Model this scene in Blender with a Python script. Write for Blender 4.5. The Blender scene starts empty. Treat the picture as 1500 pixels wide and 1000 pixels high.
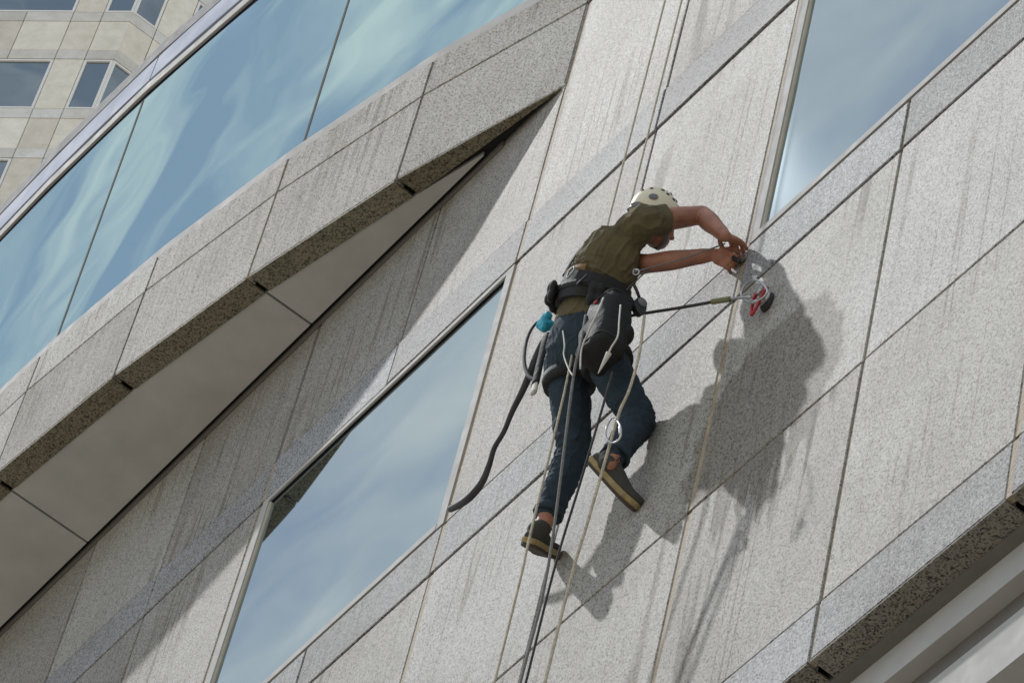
import bpy, bmesh, math, random
from mathutils import Vector, Matrix, noise
R = math.radians
random.seed(7)
SC = bpy.context.scene
COL = SC.collection

# ------------------------------------------------------------------ camera
YAW, PITCH, ROLL = R(-64.374), R(50.923), R(15.295)
FPX = 7126.74            # focal length in pixels of a 1500 px wide picture
Y0 = 6.110               # the wall's plane lies this far in front of the camera
EYE = 1.6                # eye height above the pavement
fw = Vector((math.sin(YAW)*math.cos(PITCH), math.cos(YAW)*math.cos(PITCH), math.sin(PITCH)))
r0 = Vector((math.cos(YAW), -math.sin(YAW), 0)); u0 = r0.cross(fw)
rt = math.cos(ROLL)*r0 + math.sin(ROLL)*u0
up = -math.sin(ROLL)*r0 + math.cos(ROLL)*u0
cam = bpy.data.cameras.new('camera'); camo = bpy.data.objects.new('camera', cam); COL.objects.link(camo)
M = Matrix.Identity(4)
for i in range(3):
    M[i][0], M[i][1], M[i][2] = rt[i], up[i], -fw[i]
M[2][3] = EYE
camo.matrix_world = M
cam.sensor_width = 36.0; cam.lens = FPX/1500*36.0
cam.clip_start = 0.5; cam.clip_end = 4000
SC.camera = camo

# ------------------------------------------------------------------ sky, sun, exposure
SUN_T = Vector((1.9, 1.0, -2.95)).normalized()      # the way the sunlight travels
SUN_EL = math.asin(-SUN_T.z)
SUN_AZ = math.atan2(-SUN_T.x, -SUN_T.y)             # compass angle of the sun, from +Y towards +X
world = bpy.data.worlds.new('World'); SC.world = world; world.use_nodes = True
wn, wl = world.node_tree.nodes, world.node_tree.links
wn.clear()
sky = wn.new('ShaderNodeTexSky'); sky.sky_type = 'NISHITA'; sky.sun_disc = False
sky.sun_elevation = SUN_EL; sky.sun_rotation = SUN_AZ
sky.air_density = 1.0; sky.dust_density = 0.0; sky.ozone_density = 1.5; sky.altitude = 50
tc = wn.new('ShaderNodeTexCoord')
sep = wn.new('ShaderNodeSeparateXYZ'); wl.new(tc.outputs['Generated'], sep.inputs[0])
zc = wn.new('ShaderNodeMath'); zc.operation = 'MAXIMUM'; zc.inputs[1].default_value = 0.08; wl.new(sep.outputs['Z'], zc.inputs[0])
dx = wn.new('ShaderNodeMath'); dx.operation = 'DIVIDE'; wl.new(sep.outputs['X'], dx.inputs[0]); wl.new(zc.outputs[0], dx.inputs[1])
dy = wn.new('ShaderNodeMath'); dy.operation = 'DIVIDE'; wl.new(sep.outputs['Y'], dy.inputs[0]); wl.new(zc.outputs[0], dy.inputs[1])
cmb = wn.new('ShaderNodeCombineXYZ'); wl.new(dx.outputs[0], cmb.inputs['X']); wl.new(dy.outputs[0], cmb.inputs['Y'])
mp = wn.new('ShaderNodeMapping'); mp.inputs['Rotation'].default_value = (0, 0, R(38)); mp.inputs['Scale'].default_value = (3.6, 12.0, 1); mp.inputs['Location'].default_value = (5.1, 3.06, 0.0)
wl.new(cmb.outputs[0], mp.inputs[0])
cl = wn.new('ShaderNodeTexNoise'); cl.inputs['Scale'].default_value = 1.0; cl.inputs['Detail'].default_value = 7; cl.inputs['Roughness'].default_value = 0.55; cl.inputs['Distortion'].default_value = 0.3
wl.new(mp.outputs[0], cl.inputs['Vector'])
rmp = wn.new('ShaderNodeValToRGB'); rmp.color_ramp.elements[0].position = 0.445; rmp.color_ramp.elements[1].position = 0.655; rmp.color_ramp.elements[0].color = (0.33, 0.33, 0.33, 1)
rmp.color_ramp.elements[1].color = (1.0, 1.0, 1.0, 1)
wl.new(cl.outputs['Fac'], rmp.inputs[0])
mixc = wn.new('ShaderNodeMix'); mixc.data_type = 'RGBA'
wl.new(rmp.outputs[0], mixc.inputs['Factor']); wl.new(sky.outputs[0], mixc.inputs['A']); mixc.inputs['B'].default_value = (7.2, 7.5, 7.5, 1)
bg = wn.new('ShaderNodeBackground'); bg.inputs['Strength'].default_value = 0.12
wl.new(mixc.outputs['Result'], bg.inputs['Color'])
wo = wn.new('ShaderNodeOutputWorld'); wl.new(bg.outputs[0], wo.inputs['Surface'])

sun = bpy.data.lights.new('sun', 'SUN'); sun.energy = 2.0; sun.angle = R(0.9); sun.color = (1.0, 0.99, 0.975)
suno = bpy.data.objects.new('sun', sun); COL.objects.link(suno)
suno.rotation_euler = SUN_T.to_track_quat('-Z', 'Y').to_euler(); suno.location = (-20, -10, 60)
SC.view_settings.view_transform = 'Standard'; SC.view_settings.look = 'None'
SC.view_settings.gamma = 1.0; SC.view_settings.exposure = 0.0; SC.view_settings.use_curve_mapping = False
SC.render.engine = 'CYCLES'
SC.cycles.use_denoising = True
SC.cycles.max_bounces = 6; SC.cycles.diffuse_bounces = 3; SC.cycles.glossy_bounces = 4

# ------------------------------------------------------------------ helpers
def W(x, d, z):
    """x along the wall, d out from the wall's face, z above the eye -> world"""
    return Vector((x, Y0 - d, z + EYE))
def at(px, py, d):
    """the point at distance d in front of the wall that a sight line of the picture meets"""
    v = fw + rt*((px-750)/FPX) - up*((py-500)/FPX)
    return v*((Y0-d)/v.y) + Vector((0, 0, EYE))
def link(o, parent=None):
    COL.objects.link(o)
    if parent is not None:
        o.parent = parent
        o.matrix_parent_inverse = Matrix.Translation(-parent.location) if parent.type == 'EMPTY' and parent.parent is None else Matrix.Identity(4)
    return o
def empty(name, loc=(0, 0, 0), parent=None):
    o = bpy.data.objects.new(name, None); o.location = loc; o.empty_display_size = 0.1
    COL.objects.link(o)
    if parent is not None: o.parent = parent
    return o
def tag(o, label=None, cat=None, group=None, kind=None):
    if label: o['label'] = label
    if cat: o['category'] = cat
    if group: o['group'] = group
    if kind: o['kind'] = kind
    return o
def mesh_obj(name, verts, faces, mat, parent=None, smooth=False):
    me = bpy.data.meshes.new(name); me.from_pydata([tuple(v) for v in verts], [], faces); me.update()
    if smooth:
        for p in me.polygons: p.use_smooth = True
    if mat: me.materials.append(mat)
    o = bpy.data.objects.new(name, me)
    # every vertex is given in world space; parents sit anywhere
    COL.objects.link(o)
    if parent is not None:
        o.parent = parent
        T = Matrix.Identity(4); p = parent
        while p is not None:
            T = Matrix.Translation(-p.location) @ T; p = p.parent
        o.matrix_parent_inverse = T
    return o
def bm_obj(name, bm, mat, parent=None, smooth=False):
    bmesh.ops.recalc_face_normals(bm, faces=bm.faces)
    me = bpy.data.meshes.new(name); bm.to_mesh(me); bm.free()
    if smooth:
        for p in me.polygons: p.use_smooth = True
    if mat: me.materials.append(mat)
    o = bpy.data.objects.new(name, me); COL.objects.link(o)
    if parent is not None:
        o.parent = parent
        T = Matrix.Identity(4); p = parent
        while p is not None:
            T = Matrix.Translation(-p.location) @ T; p = p.parent
        o.matrix_parent_inverse = T
    return o
BOXF = [(0, 1, 3, 2), (4, 6, 7, 5), (0, 4, 5, 1), (2, 3, 7, 6), (0, 2, 6, 4), (1, 5, 7, 3)]
def box(name, x0, x1, d0, d1, z0, z1, mat, parent=None):
    v = [W(x, d, z) for x in (x0, x1) for d in (d0, d1) for z in (z0, z1)]
    return mesh_obj(name, v, BOXF, mat, parent)
def slab(name, P, thick, ch, mat, parent, nrm):
    """a cladding piece: quad P (a,b,c,d) with a chamfered face, the body going back along -nrm"""
    c = sum(P, Vector())/4
    inner = []
    for i in range(4):
        a = P[i]; e1 = (P[i-1]-a).normalized(); e2 = (P[(i+1) % 4]-a).normalized()
        inner.append(a + e1*ch + e2*ch)
    back = [p - nrm*thick for p in P]
    rim = [p - nrm*ch for p in P]
    v = inner + rim + back
    f = [(0, 1, 2, 3), (11, 10, 9, 8)]
    for i in range(4):
        j = (i+1) % 4
        f += [(4+i, 4+j, j, i), (8+i, 8+j, 4+j, 4+i)]
    return mesh_obj(name, v, f, mat, parent)

# ------------------------------------------------------------------ materials
def nodes(name):
    m = bpy.data.materials.new(name); m.use_nodes = True
    nt = m.node_tree; b = nt.nodes['Principled BSDF']
    return m, nt, b
def N(nt, t, **kw):
    n = nt.nodes.new(t)
    for k, v in kw.items():
        if k in n.inputs.keys(): n.inputs[k].default_value = v
        else: setattr(n, k, v)
    return n
def ramp(nt, fac, stops):
    n = nt.nodes.new('ShaderNodeValToRGB'); e = n.color_ramp.elements
    while len(e) < len(stops): e.new(0.5)
    for q, (p, c) in zip(e, stops):
        q.position = p; q.color = (*c, 1) if len(c) == 3 else c
    nt.links.new(fac, n.inputs[0]); return n
def mixrgb(nt, blend, fac, a, b):
    n = nt.nodes.new('ShaderNodeMix'); n.data_type = 'RGBA'; n.blend_type = blend
    for s, v in (('Factor', fac), ('A', a), ('B', b)):
        if hasattr(v, 'is_output'): nt.links.new(v, n.inputs[s])
        else: n.inputs[s].default_value = v if s == 'Factor' else ((*v, 1) if len(v) == 3 else v)
    return n.outputs['Result']
def math_(nt, op, a, b=None, clamp=False):
    n = nt.nodes.new('ShaderNodeMath'); n.operation = op; n.use_clamp = clamp
    for i, v in enumerate((a, b)):
        if v is None: continue
        if hasattr(v, 'is_output'): nt.links.new(v, n.inputs[i])
        else: n.inputs[i].default_value = v
    return n.outputs[0]

def granite(name, light, mid, dark, rough, streak=0.0, scale=1.0, warm=0.0, spec=0.5, drips=False, runs=(), wet_shade=None):
    m, nt, b = nodes(name); L = nt.links
    geo = N(nt, 'ShaderNodeNewGeometry'); oi = N(nt, 'ShaderNodeObjectInfo')
    pos = geo.outputs['Position']
    n1 = N(nt, 'ShaderNodeTexNoise', Scale=145.0*scale, Detail=2.0, Roughness=0.6); L.new(pos, n1.inputs['Vector'])
    v1 = N(nt, 'ShaderNodeTexVoronoi', Scale=155.0*scale); L.new(pos, v1.inputs['Vector'])
    bw = N(nt, 'ShaderNodeRGBToBW'); L.new(v1.outputs['Color'], bw.inputs[0])
    f = math_(nt, 'ADD', math_(nt, 'MULTIPLY', n1.outputs['Fac'], 0.62), math_(nt, 'MULTIPLY', bw.outputs[0], 0.42))
    col = ramp(nt, f, [(0.33, dark), (0.43, mid), (0.53, light), (0.72, tuple(min(1, c*1.22) for c in light))]).outputs[0]
    # a scatter of black mica
    v2 = N(nt, 'ShaderNodeTexVoronoi', Scale=95.0*scale); L.new(pos, v2.inputs['Vector'])
    bw2 = N(nt, 'ShaderNodeRGBToBW'); L.new(v2.outputs['Color'], bw2.inputs[0])
    mica = math_(nt, 'MULTIPLY', math_(nt, 'LESS_THAN', bw2.outputs[0], 0.26), math_(nt, 'LESS_THAN', v2.outputs['Distance'], 0.42))
    col = mixrgb(nt, 'MIX', math_(nt, 'MULTIPLY', mica, 0.75), col, dark)
    # each slab comes from another part of the block
    tone = ramp(nt, oi.outputs['Random'], [(0, (0.82, 0.80, 0.78)), (0.5, (1, 0.985, 0.965)), (1, (1.08, 1.09, 1.10))]).outputs[0]
    col = mixrgb(nt, 'MULTIPLY', 1.0, col, tone)
    n3 = N(nt, 'ShaderNodeTexNoise', Scale=1.7, Detail=5.0, Roughness=0.6); L.new(pos, n3.inputs['Vector'])
    blot = ramp(nt, n3.outputs['Fac'], [(0.3, (0.84, 0.83, 0.80)), (0.62, (1.03, 1.03, 1.03))]).outputs[0]
    col = mixrgb(nt, 'MULTIPLY', 0.8, col, blot)
    rgh = rough; stain = None
    if streak > 0:
        mp = N(nt, 'ShaderNodeMapping'); mp.inputs['Scale'].default_value = (26.0, 26.0, 0.75); L.new(pos, mp.inputs[0])
        n4 = N(nt, 'ShaderNodeTexNoise', Scale=1.0, Detail=4.0, Roughness=0.62); L.new(mp.outputs[0], n4.inputs['Vector'])
        n5 = N(nt, 'ShaderNodeTexNoise', Scale=0.9, Detail=2.0); L.new(pos, n5.inputs['Vector'])
        s = ramp(nt, n4.outputs['Fac'], [(0.50, (0, 0, 0)), (0.70, (1, 1, 1))]).outputs[0]
        s = math_(nt, 'MULTIPLY', s, ramp(nt, n5.outputs['Fac'], [(0.40, (0.05,)*3), (0.62, (1,)*3)]).outputs[0])
        s = math_(nt, 'MULTIPLY', s, streak)
        col = mixrgb(nt, 'MULTIPLY', s, col, (0.50, 0.47, 0.42)); stain = s
    if drips:
        # runs of dirty water that leave the joints: long thin vertical lines
        mp2 = N(nt, 'ShaderNodeMapping'); mp2.inputs['Scale'].default_value = (6.5, 0.0, 0.10); L.new(pos, mp2.inputs[0])
        n6 = N(nt, 'ShaderNodeTexNoise', Scale=1.0, Detail=1.0, Distortion=0.0); L.new(mp2.outputs[0], n6.inputs['Vector'])
        ln = math_(nt, 'ABSOLUTE', math_(nt, 'SUBTRACT', n6.outputs['Fac'], 0.5))
        ln = ramp(nt, ln, [(0.004, (1, 1, 1)), (0.020, (0, 0, 0))]).outputs[0]
        n7 = N(nt, 'ShaderNodeTexNoise', Scale=1.3, Detail=3.0); L.new(pos, n7.inputs['Vector'])
        ln = math_(nt, 'MULTIPLY', ln, ramp(nt, n7.outputs['Fac'], [(0.42, (0,)*3), (0.56, (0.62,)*3)]).outputs[0])
        col = mixrgb(nt, 'MULTIPLY', ln, col, (0.52, 0.47, 0.40)); stain = math_(nt, 'MAXIMUM', stain, ln)
    if runs:
        # short runs of dirt below the level joints
        sp = N(nt, 'ShaderNodeSeparateXYZ'); L.new(pos, sp.inputs[0])
        mp3 = N(nt, 'ShaderNodeMapping'); mp3.inputs['Scale'].default_value = (30.0, 0.0, 0.5); L.new(pos, mp3.inputs[0])
        n8 = N(nt, 'ShaderNodeTexNoise', Scale=1.0, Detail=4.0, Roughness=0.7); L.new(mp3.outputs[0], n8.inputs['Vector'])
        n9 = N(nt, 'ShaderNodeTexNoise', Scale=1.1, Detail=2.0); L.new(pos, n9.inputs['Vector'])
        th = ramp(nt, n8.outputs['Fac'], [(0.46, (0,)*3), (0.66, (1,)*3)]).outputs[0]
        pt = ramp(nt, n9.outputs['Fac'], [(0.42, (0.12,)*3), (0.60, (1,)*3)]).outputs[0]
        tot = None
        for zj, ln_, am in runs:
            dz = math_(nt, 'SUBTRACT', zj+EYE, sp.outputs['Z'])
            on = math_(nt, 'GREATER_THAN', dz, 0.0)
            fall = math_(nt, 'SUBTRACT', 1.0, math_(nt, 'DIVIDE', dz, ln_), True)
            k_ = math_(nt, 'MULTIPLY', math_(nt, 'MULTIPLY', on, fall), am)
            tot = k_ if tot is None else math_(nt, 'MAXIMUM', tot, k_)
        k_ = math_(nt, 'MULTIPLY', math_(nt, 'MULTIPLY', th, pt), tot)
        if wet_shade:
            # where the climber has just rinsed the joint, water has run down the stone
            cx, hw_, ztop, zbot = wet_shade
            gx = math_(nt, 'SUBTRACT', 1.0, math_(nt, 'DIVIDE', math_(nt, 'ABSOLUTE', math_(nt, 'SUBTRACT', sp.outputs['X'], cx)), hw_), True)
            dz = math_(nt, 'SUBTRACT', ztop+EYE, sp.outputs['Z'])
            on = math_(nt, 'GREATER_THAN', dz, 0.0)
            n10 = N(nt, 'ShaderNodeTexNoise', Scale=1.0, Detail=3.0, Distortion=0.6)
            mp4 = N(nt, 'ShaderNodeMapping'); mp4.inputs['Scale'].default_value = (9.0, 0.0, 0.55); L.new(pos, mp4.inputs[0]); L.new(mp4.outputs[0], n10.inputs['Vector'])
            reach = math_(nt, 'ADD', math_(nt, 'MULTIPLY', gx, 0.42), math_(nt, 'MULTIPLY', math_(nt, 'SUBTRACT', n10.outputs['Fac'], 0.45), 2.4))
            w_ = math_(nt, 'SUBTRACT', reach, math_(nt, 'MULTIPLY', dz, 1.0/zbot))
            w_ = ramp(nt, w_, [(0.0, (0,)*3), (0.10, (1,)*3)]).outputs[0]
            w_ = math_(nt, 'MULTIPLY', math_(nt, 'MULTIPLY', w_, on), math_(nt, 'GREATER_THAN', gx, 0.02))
            # and the rounded splash above that joint, widened to brown the climber's shadow
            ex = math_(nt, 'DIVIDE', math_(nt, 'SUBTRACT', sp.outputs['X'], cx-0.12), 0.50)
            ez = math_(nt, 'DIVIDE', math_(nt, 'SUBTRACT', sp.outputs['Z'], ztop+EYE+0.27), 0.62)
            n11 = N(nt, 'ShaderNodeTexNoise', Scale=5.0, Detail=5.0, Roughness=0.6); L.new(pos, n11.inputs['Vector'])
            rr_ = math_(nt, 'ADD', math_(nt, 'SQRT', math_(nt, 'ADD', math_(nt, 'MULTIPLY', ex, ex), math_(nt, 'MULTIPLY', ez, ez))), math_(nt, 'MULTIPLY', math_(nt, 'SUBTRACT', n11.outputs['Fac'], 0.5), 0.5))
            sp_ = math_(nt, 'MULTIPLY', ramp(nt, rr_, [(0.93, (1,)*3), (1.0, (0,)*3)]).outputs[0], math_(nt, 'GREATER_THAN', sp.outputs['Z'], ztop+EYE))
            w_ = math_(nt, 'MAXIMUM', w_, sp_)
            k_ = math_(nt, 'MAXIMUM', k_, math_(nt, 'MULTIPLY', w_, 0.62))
        col = mixrgb(nt, 'MULTIPLY', k_, col, (0.50, 0.445, 0.38)); stain = math_(nt, 'MAXIMUM', stain, k_) if stain is not None else k_
    L.new(col, b.inputs['Base Color'])
    rr = ramp(nt, n1.outputs['Fac'], [(0.35, (rgh*0.85,)*3), (0.65, (min(1, rgh*1.12),)*3)]).outputs[0]
    L.new(rr, b.inputs['Roughness'])
    sg = ramp(nt, f, [(0.34, (0.55,)*3), (0.50, (1.0,)*3), (0.70, (1.15,)*3)]).outputs[0]       # dark grains shine less
    sl = ramp(nt, oi.outputs['Random'], [(0, (0.72,)*3), (1, (1.12,)*3)]).outputs[0]
    sv = math_(nt, 'MULTIPLY', math_(nt, 'MULTIPLY', sg, sl), spec)
    if stain is not None: sv = math_(nt, 'MULTIPLY', sv, math_(nt, 'SUBTRACT', 1.0, math_(nt, 'MULTIPLY', stain, 0.8)))
    sb = ramp(nt, n3.outputs['Fac'], [(0.3, (0.8,)*3), (0.62, (1.05,)*3)]).outputs[0]
    L.new(math_(nt, 'MULTIPLY', sv, sb), b.inputs['Specular IOR Level'])
    bp = N(nt, 'ShaderNodeBump', Strength=0.25, Distance=0.0015); L.new(f, bp.inputs['Height']); L.new(bp.outputs[0], b.inputs['Normal'])
    return m

def plain(name, col, rough=0.5, metal=0.0, var=0.12, scale=9.0, spec=0.5, bump=0.0, bscale=60.0, coat=0.0):
    m, nt, b = nodes(name); L = nt.links
    geo = N(nt, 'ShaderNodeNewGeometry')
    n = N(nt, 'ShaderNodeTexNoise', Scale=scale, Detail=5.0, Roughness=0.6); L.new(geo.outputs['Position'], n.inputs['Vector'])
    c = ramp(nt, n.outputs['Fac'], [(0.3, tuple(v*(1-var) for v in col)), (0.7, tuple(min(1, v*(1+var)) for v in col))]).outputs[0]
    L.new(c, b.inputs['Base Color'])
    rr = ramp(nt, n.outputs['Fac'], [(0.3, (rough*0.9,)*3), (0.7, (min(1, rough*1.1),)*3)]).outputs[0]; L.new(rr, b.inputs['Roughness'])
    b.inputs['Metallic'].default_value = metal; b.inputs['Specular IOR Level'].default_value = spec
    b.inputs['Coat Weight'].default_value = coat
    if bump:
        n2 = N(nt, 'ShaderNodeTexNoise', Scale=bscale, Detail=3.0); L.new(geo.outputs['Position'], n2.inputs['Vector'])
        bp = N(nt, 'ShaderNodeBump', Strength=bump, Distance=0.01); L.new(n2.outputs['Fac'], bp.inputs['Height']); L.new(bp.outputs[0], b.inputs['Normal'])
    return m

def solar_glass(name, tint, body, refl, wave=0.012, wscale=0.8):
    """coated solar glass: a strong, slightly tinted mirror over a dark body"""
    m, nt, b = nodes(name); L = nt.links
    nt.nodes.remove(b)
    out = nt.nodes['Material Output']
    geo = N(nt, 'ShaderNodeNewGeometry')
    n = N(nt, 'ShaderNodeTexNoise', Scale=wscale, Detail=1.0); L.new(geo.outputs['Position'], n.inputs['Vector'])
    bp = N(nt, 'ShaderNodeBump', Strength=1.0, Distance=wave); L.new(n.outputs['Fac'], bp.inputs['Height'])
    g = N(nt, 'ShaderNodeBsdfGlossy', Roughness=0.015); g.inputs['Color'].default_value = (*tint, 1); L.new(bp.outputs[0], g.inputs['Normal'])
    d = N(nt, 'ShaderNodeBsdfDiffuse'); d.inputs['Color'].default_value = (*body, 1)
    mx = N(nt, 'ShaderNodeMixShader'); mx.inputs[0].default_value = refl
    L.new(d.outputs[0], mx.inputs[1]); L.new(g.outputs[0], mx.inputs[2]); L.new(mx.outputs[0], out.inputs['Surface'])
    return m

WET_SHADE = (-10.27, 0.42, 14.504, 1.0)  # rinse water, plus brown painted into the climber's shadow
G_PANEL = granite('honed_granite', (0.42, 0.41, 0.387), (0.31, 0.30, 0.278), (0.085, 0.08, 0.075), 0.67, streak=0.26, drips=True, spec=0.28, wet_shade=WET_SHADE, runs=((16.235, 0.6, 0.7), (15.887, 0.6, 0.35), (14.504, 0.6, 0.5), (18.183, 0.8, 0.65), (18.522, 0.35, 0.5), (13.096, 0.3, 0.3), (20.417, 0.8, 0.3)))
G_BAND = granite('sky_tinted_granite', (0.355, 0.355, 0.365), (0.245, 0.246, 0.253), (0.05, 0.05, 0.055), 0.68, streak=0.35, spec=0.28, runs=((16.235, 0.6, 0.7), (15.887, 0.6, 0.35), (14.504, 0.6, 0.5), (18.183, 0.8, 0.65), (18.522, 0.35, 0.5), (13.096, 0.3, 0.3), (20.417, 0.8, 0.3)))  # faint blue in the colour stands for sky mirrored in the bands
G_BAY = granite('weathered_granite', (0.52, 0.50, 0.465), (0.39, 0.37, 0.335), (0.07, 0.065, 0.06), 0.78, streak=0.8, spec=0.25, runs=((20.747, 0.32, 1.0), (20.417, 0.75, 1.0)))
G_DARK = granite('shaded_lintel_granite', (0.23, 0.21, 0.18), (0.135, 0.123, 0.105), (0.022, 0.02, 0.019), 0.7, scale=0.95)  # band stone darkened in colour, painting the shade on its underside
G_EDGE = granite('shaded_edge_granite', (0.21, 0.19, 0.135), (0.12, 0.105, 0.075), (0.035, 0.031, 0.024), 0.7, scale=0.85)  # bay stone with the shade of its underside put into the colour
G_TOWER = granite('tower_granite', (0.92, 0.87, 0.77), (0.89, 0.84, 0.735), (0.80, 0.75, 0.65), 0.7, scale=0.5, spec=0.3)
G_TBAND = granite('tower_band_granite', (0.78, 0.77, 0.74), (0.75, 0.735, 0.70), (0.66, 0.65, 0.615), 0.7, scale=0.5, spec=0.3)
BACK = plain('joint_backing', (0.018, 0.017, 0.016), 0.9)
CORE = plain('concrete_core', (0.16, 0.155, 0.145), 0.9)
SEAL = plain('tan_sealant', (0.36, 0.29, 0.20), 0.7, var=0.3, scale=30, bump=0.5, bscale=90)
SEALT = plain('grey_sealant', (0.15, 0.135, 0.115), 0.95, var=0.35, scale=30)
FRAME = plain('aluminium_frame', (0.42, 0.41, 0.39), 0.75, 0.0, var=0.06)
FRAMEW = plain('white_frame', (0.90, 0.885, 0.86), 0.45, 0.0, var=0.05)
CAPM = plain('grey_cap_metal', (0.30, 0.295, 0.30), 0.8, 0.0, var=0.06, spec=0.25)
BEAD = plain('glazing_bead', (0.55, 0.50, 0.40), 0.7, 0.0, var=0.1)
GREENT = plain('green_trim', (0.30, 0.36, 0.33), 0.95, spec=0.1)
GASKET = plain('gasket', (0.012, 0.013, 0.018), 0.95, spec=0.05)
SOFF = plain('soffit_metal', (0.47, 0.465, 0.45), 0.55, var=0.10, scale=3.5)
SOFFD = plain('brown_metal', (0.15, 0.135, 0.12), 0.5, var=0.08)
FASC = plain('sky_tinted_fascia', (0.36, 0.40, 0.52), 0.75, 0.0, var=0.06, scale=3, spec=0.25)  # lavender base colour stands for the sky reflected in the metal
GL_BAY = solar_glass('teal_solar_glass', (0.66, 0.85, 0.87), (0.03, 0.07, 0.07), 0.72, wave=0.010, wscale=0.9)
GL_WIN = solar_glass('blue_solar_glass', (0.74, 0.84, 0.86), (0.03, 0.04, 0.042), 0.66, wave=0.006, wscale=0.6)
GL_TOW = solar_glass('grey_solar_glass', (0.66, 0.76, 0.80), (0.015, 0.025, 0.03), 0.42, wave=0.02, wscale=0.3)
PAVE = plain('pale_paving', (0.42, 0.365, 0.285), 0.85, var=0.15, scale=0.6)

# ------------------------------------------------------------------ ground
g = mesh_obj('ground', [(-2500, -2500, 0), (2500, -2500, 0), (2500, 2500, 0), (-2500, 2500, 0)], [(0, 1, 2, 3)], PAVE)
tag(g, kind='structure')

# ------------------------------------------------------------------ the granite building
MOD = 1.0613
def X(k): return -12.904 + MOD*k
Z_E, Z_D, Z_C, Z_B, Z_A, Z_H, Z_G, Z_M, Z_N = 12.757, 13.096, 14.504, 15.887, 16.235, 18.183, 18.522, 20.417, 20.747
building = empty('granite_building', W(-12, 0, -EYE))
tag(building, 'grey granite office building with curved glazed bay and flush windows, filling the frame', 'building')
OUT = Vector((0, -1, 0))
XL, XR = X(-8), X(7)
# concrete core behind the cladding, with the window openings left as dark recesses
box('core', XL, XR, -0.9, -0.105, Z_E-0.02, 24.2, CORE, building)
box('core', XL, XR, -1.2, -0.42, -EYE, Z_E-0.02, CORE, building)
def wide(k): return k in (0, 2, 4, -2)
def gapw(k): return 0.034 if wide(k) else (0.018 if k == 3 else 0.013)
HG = 0.014
rng = random.Random(3)
def stone(k, z0, z1, proud, mat, thick=0.05, top=HG, bot=0.0):
    x0 = X(k) + gapw(k)/2; x1 = X(k+1) - gapw(k+1)/2
    j = [proud + rng.uniform(-0.0015, 0.0015) for _ in range(4)]
    P = [W(x0, j[0], z0+bot), W(x1, j[1], z0+bot), W(x1, j[2], z1-top), W(x0, j[3], z1-top)]
    return slab('stone_panel', P, thick, 0.004, mat, building, OUT)
def window_here(k): return k in (-2, -1, 2, 3, 6, -6, -5)
for k in range(-8, 7):
    stone(k, Z_E+0.012, Z_D, 0.004, G_BAND, thick=0.05, bot=0.0)
    lw_ = slab('shaded_edge', [W(X(k)+0.014, 0.002, Z_E), W(X(k+1)-0.014, 0.002, Z_E), W(X(k+1)-0.014, 0.002, Z_E+0.0105), W(X(k)+0.014, 0.002, Z_E+0.0105)], 0.147, 0.003, G_DARK, building, OUT)  # thin dark slab that paints the shaded underside
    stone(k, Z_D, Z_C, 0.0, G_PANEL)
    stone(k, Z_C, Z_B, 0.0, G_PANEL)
    stone(k, Z_B, Z_A, 0.004, G_BAND)
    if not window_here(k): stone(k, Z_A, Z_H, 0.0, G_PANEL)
    stone(k, Z_H, Z_G, 0.007 if k >= -1 else 0.004, G_BAND)
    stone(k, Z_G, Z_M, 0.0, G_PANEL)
    stone(k, Z_M, Z_N, 0.004, G_BAND)
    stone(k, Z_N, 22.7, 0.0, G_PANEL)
# sealant in the upright joints: one bead to a row and joint
for k in range(-7, 7):
    for (z0, z1, pr) in ((Z_E, Z_D, 0.004), (Z_D, Z_C, 0), (Z_C, Z_B, 0), (Z_B, Z_A, 0.004), (Z_A, Z_H, 0), (Z_H, Z_G, 0.006 if k >= 0 else 0.004), (Z_G, Z_M, 0), (Z_M, Z_N, .004), (Z_N, 22.7, 0)):
        if z0 == Z_A and window_here(k) and window_here(k-1): continue
        w = gapw(k)/2 + 0.002
        dd = pr - (0.004 if wide(k) else 0.008)
        tan = wide(k) or k == 3
        if z0 in (Z_G,) and k < 0: tan = False
        v = []
        n = 7
        for i in range(n):                                     # a hand-tooled bead is not dead straight
            z = z0 + 0.012 + (z1-z0-0.028)*i/(n-1)
            e = rng.uniform(-0.0025, 0.0025)
            v += [W(X(k)-w+e, dd, z), W(X(k)+w+e, dd+rng.uniform(-.001, .001), z), W(X(k)-w, dd-0.03, z), W(X(k)+w, dd-0.03, z)]
        f = []
        for i in range(n-1):
            a = 4*i; c = a+4
            f += [(a, a+1, c+1, c), (a+2, a, c, c+2), (a+1, a+3, c+3, c+1)]
        f += [(0, 2, 3, 1), (4*n-4, 4*n-3, 4*n-1, 4*n-2)]
        mesh_obj('joint_sealant', v, f, SEAL if tan else SEALT, building)
# dark backing in the joints
box('joint_backing', XL, XR, -0.10, -0.052, Z_D-0.03, 24.0, BACK, building)

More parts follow.
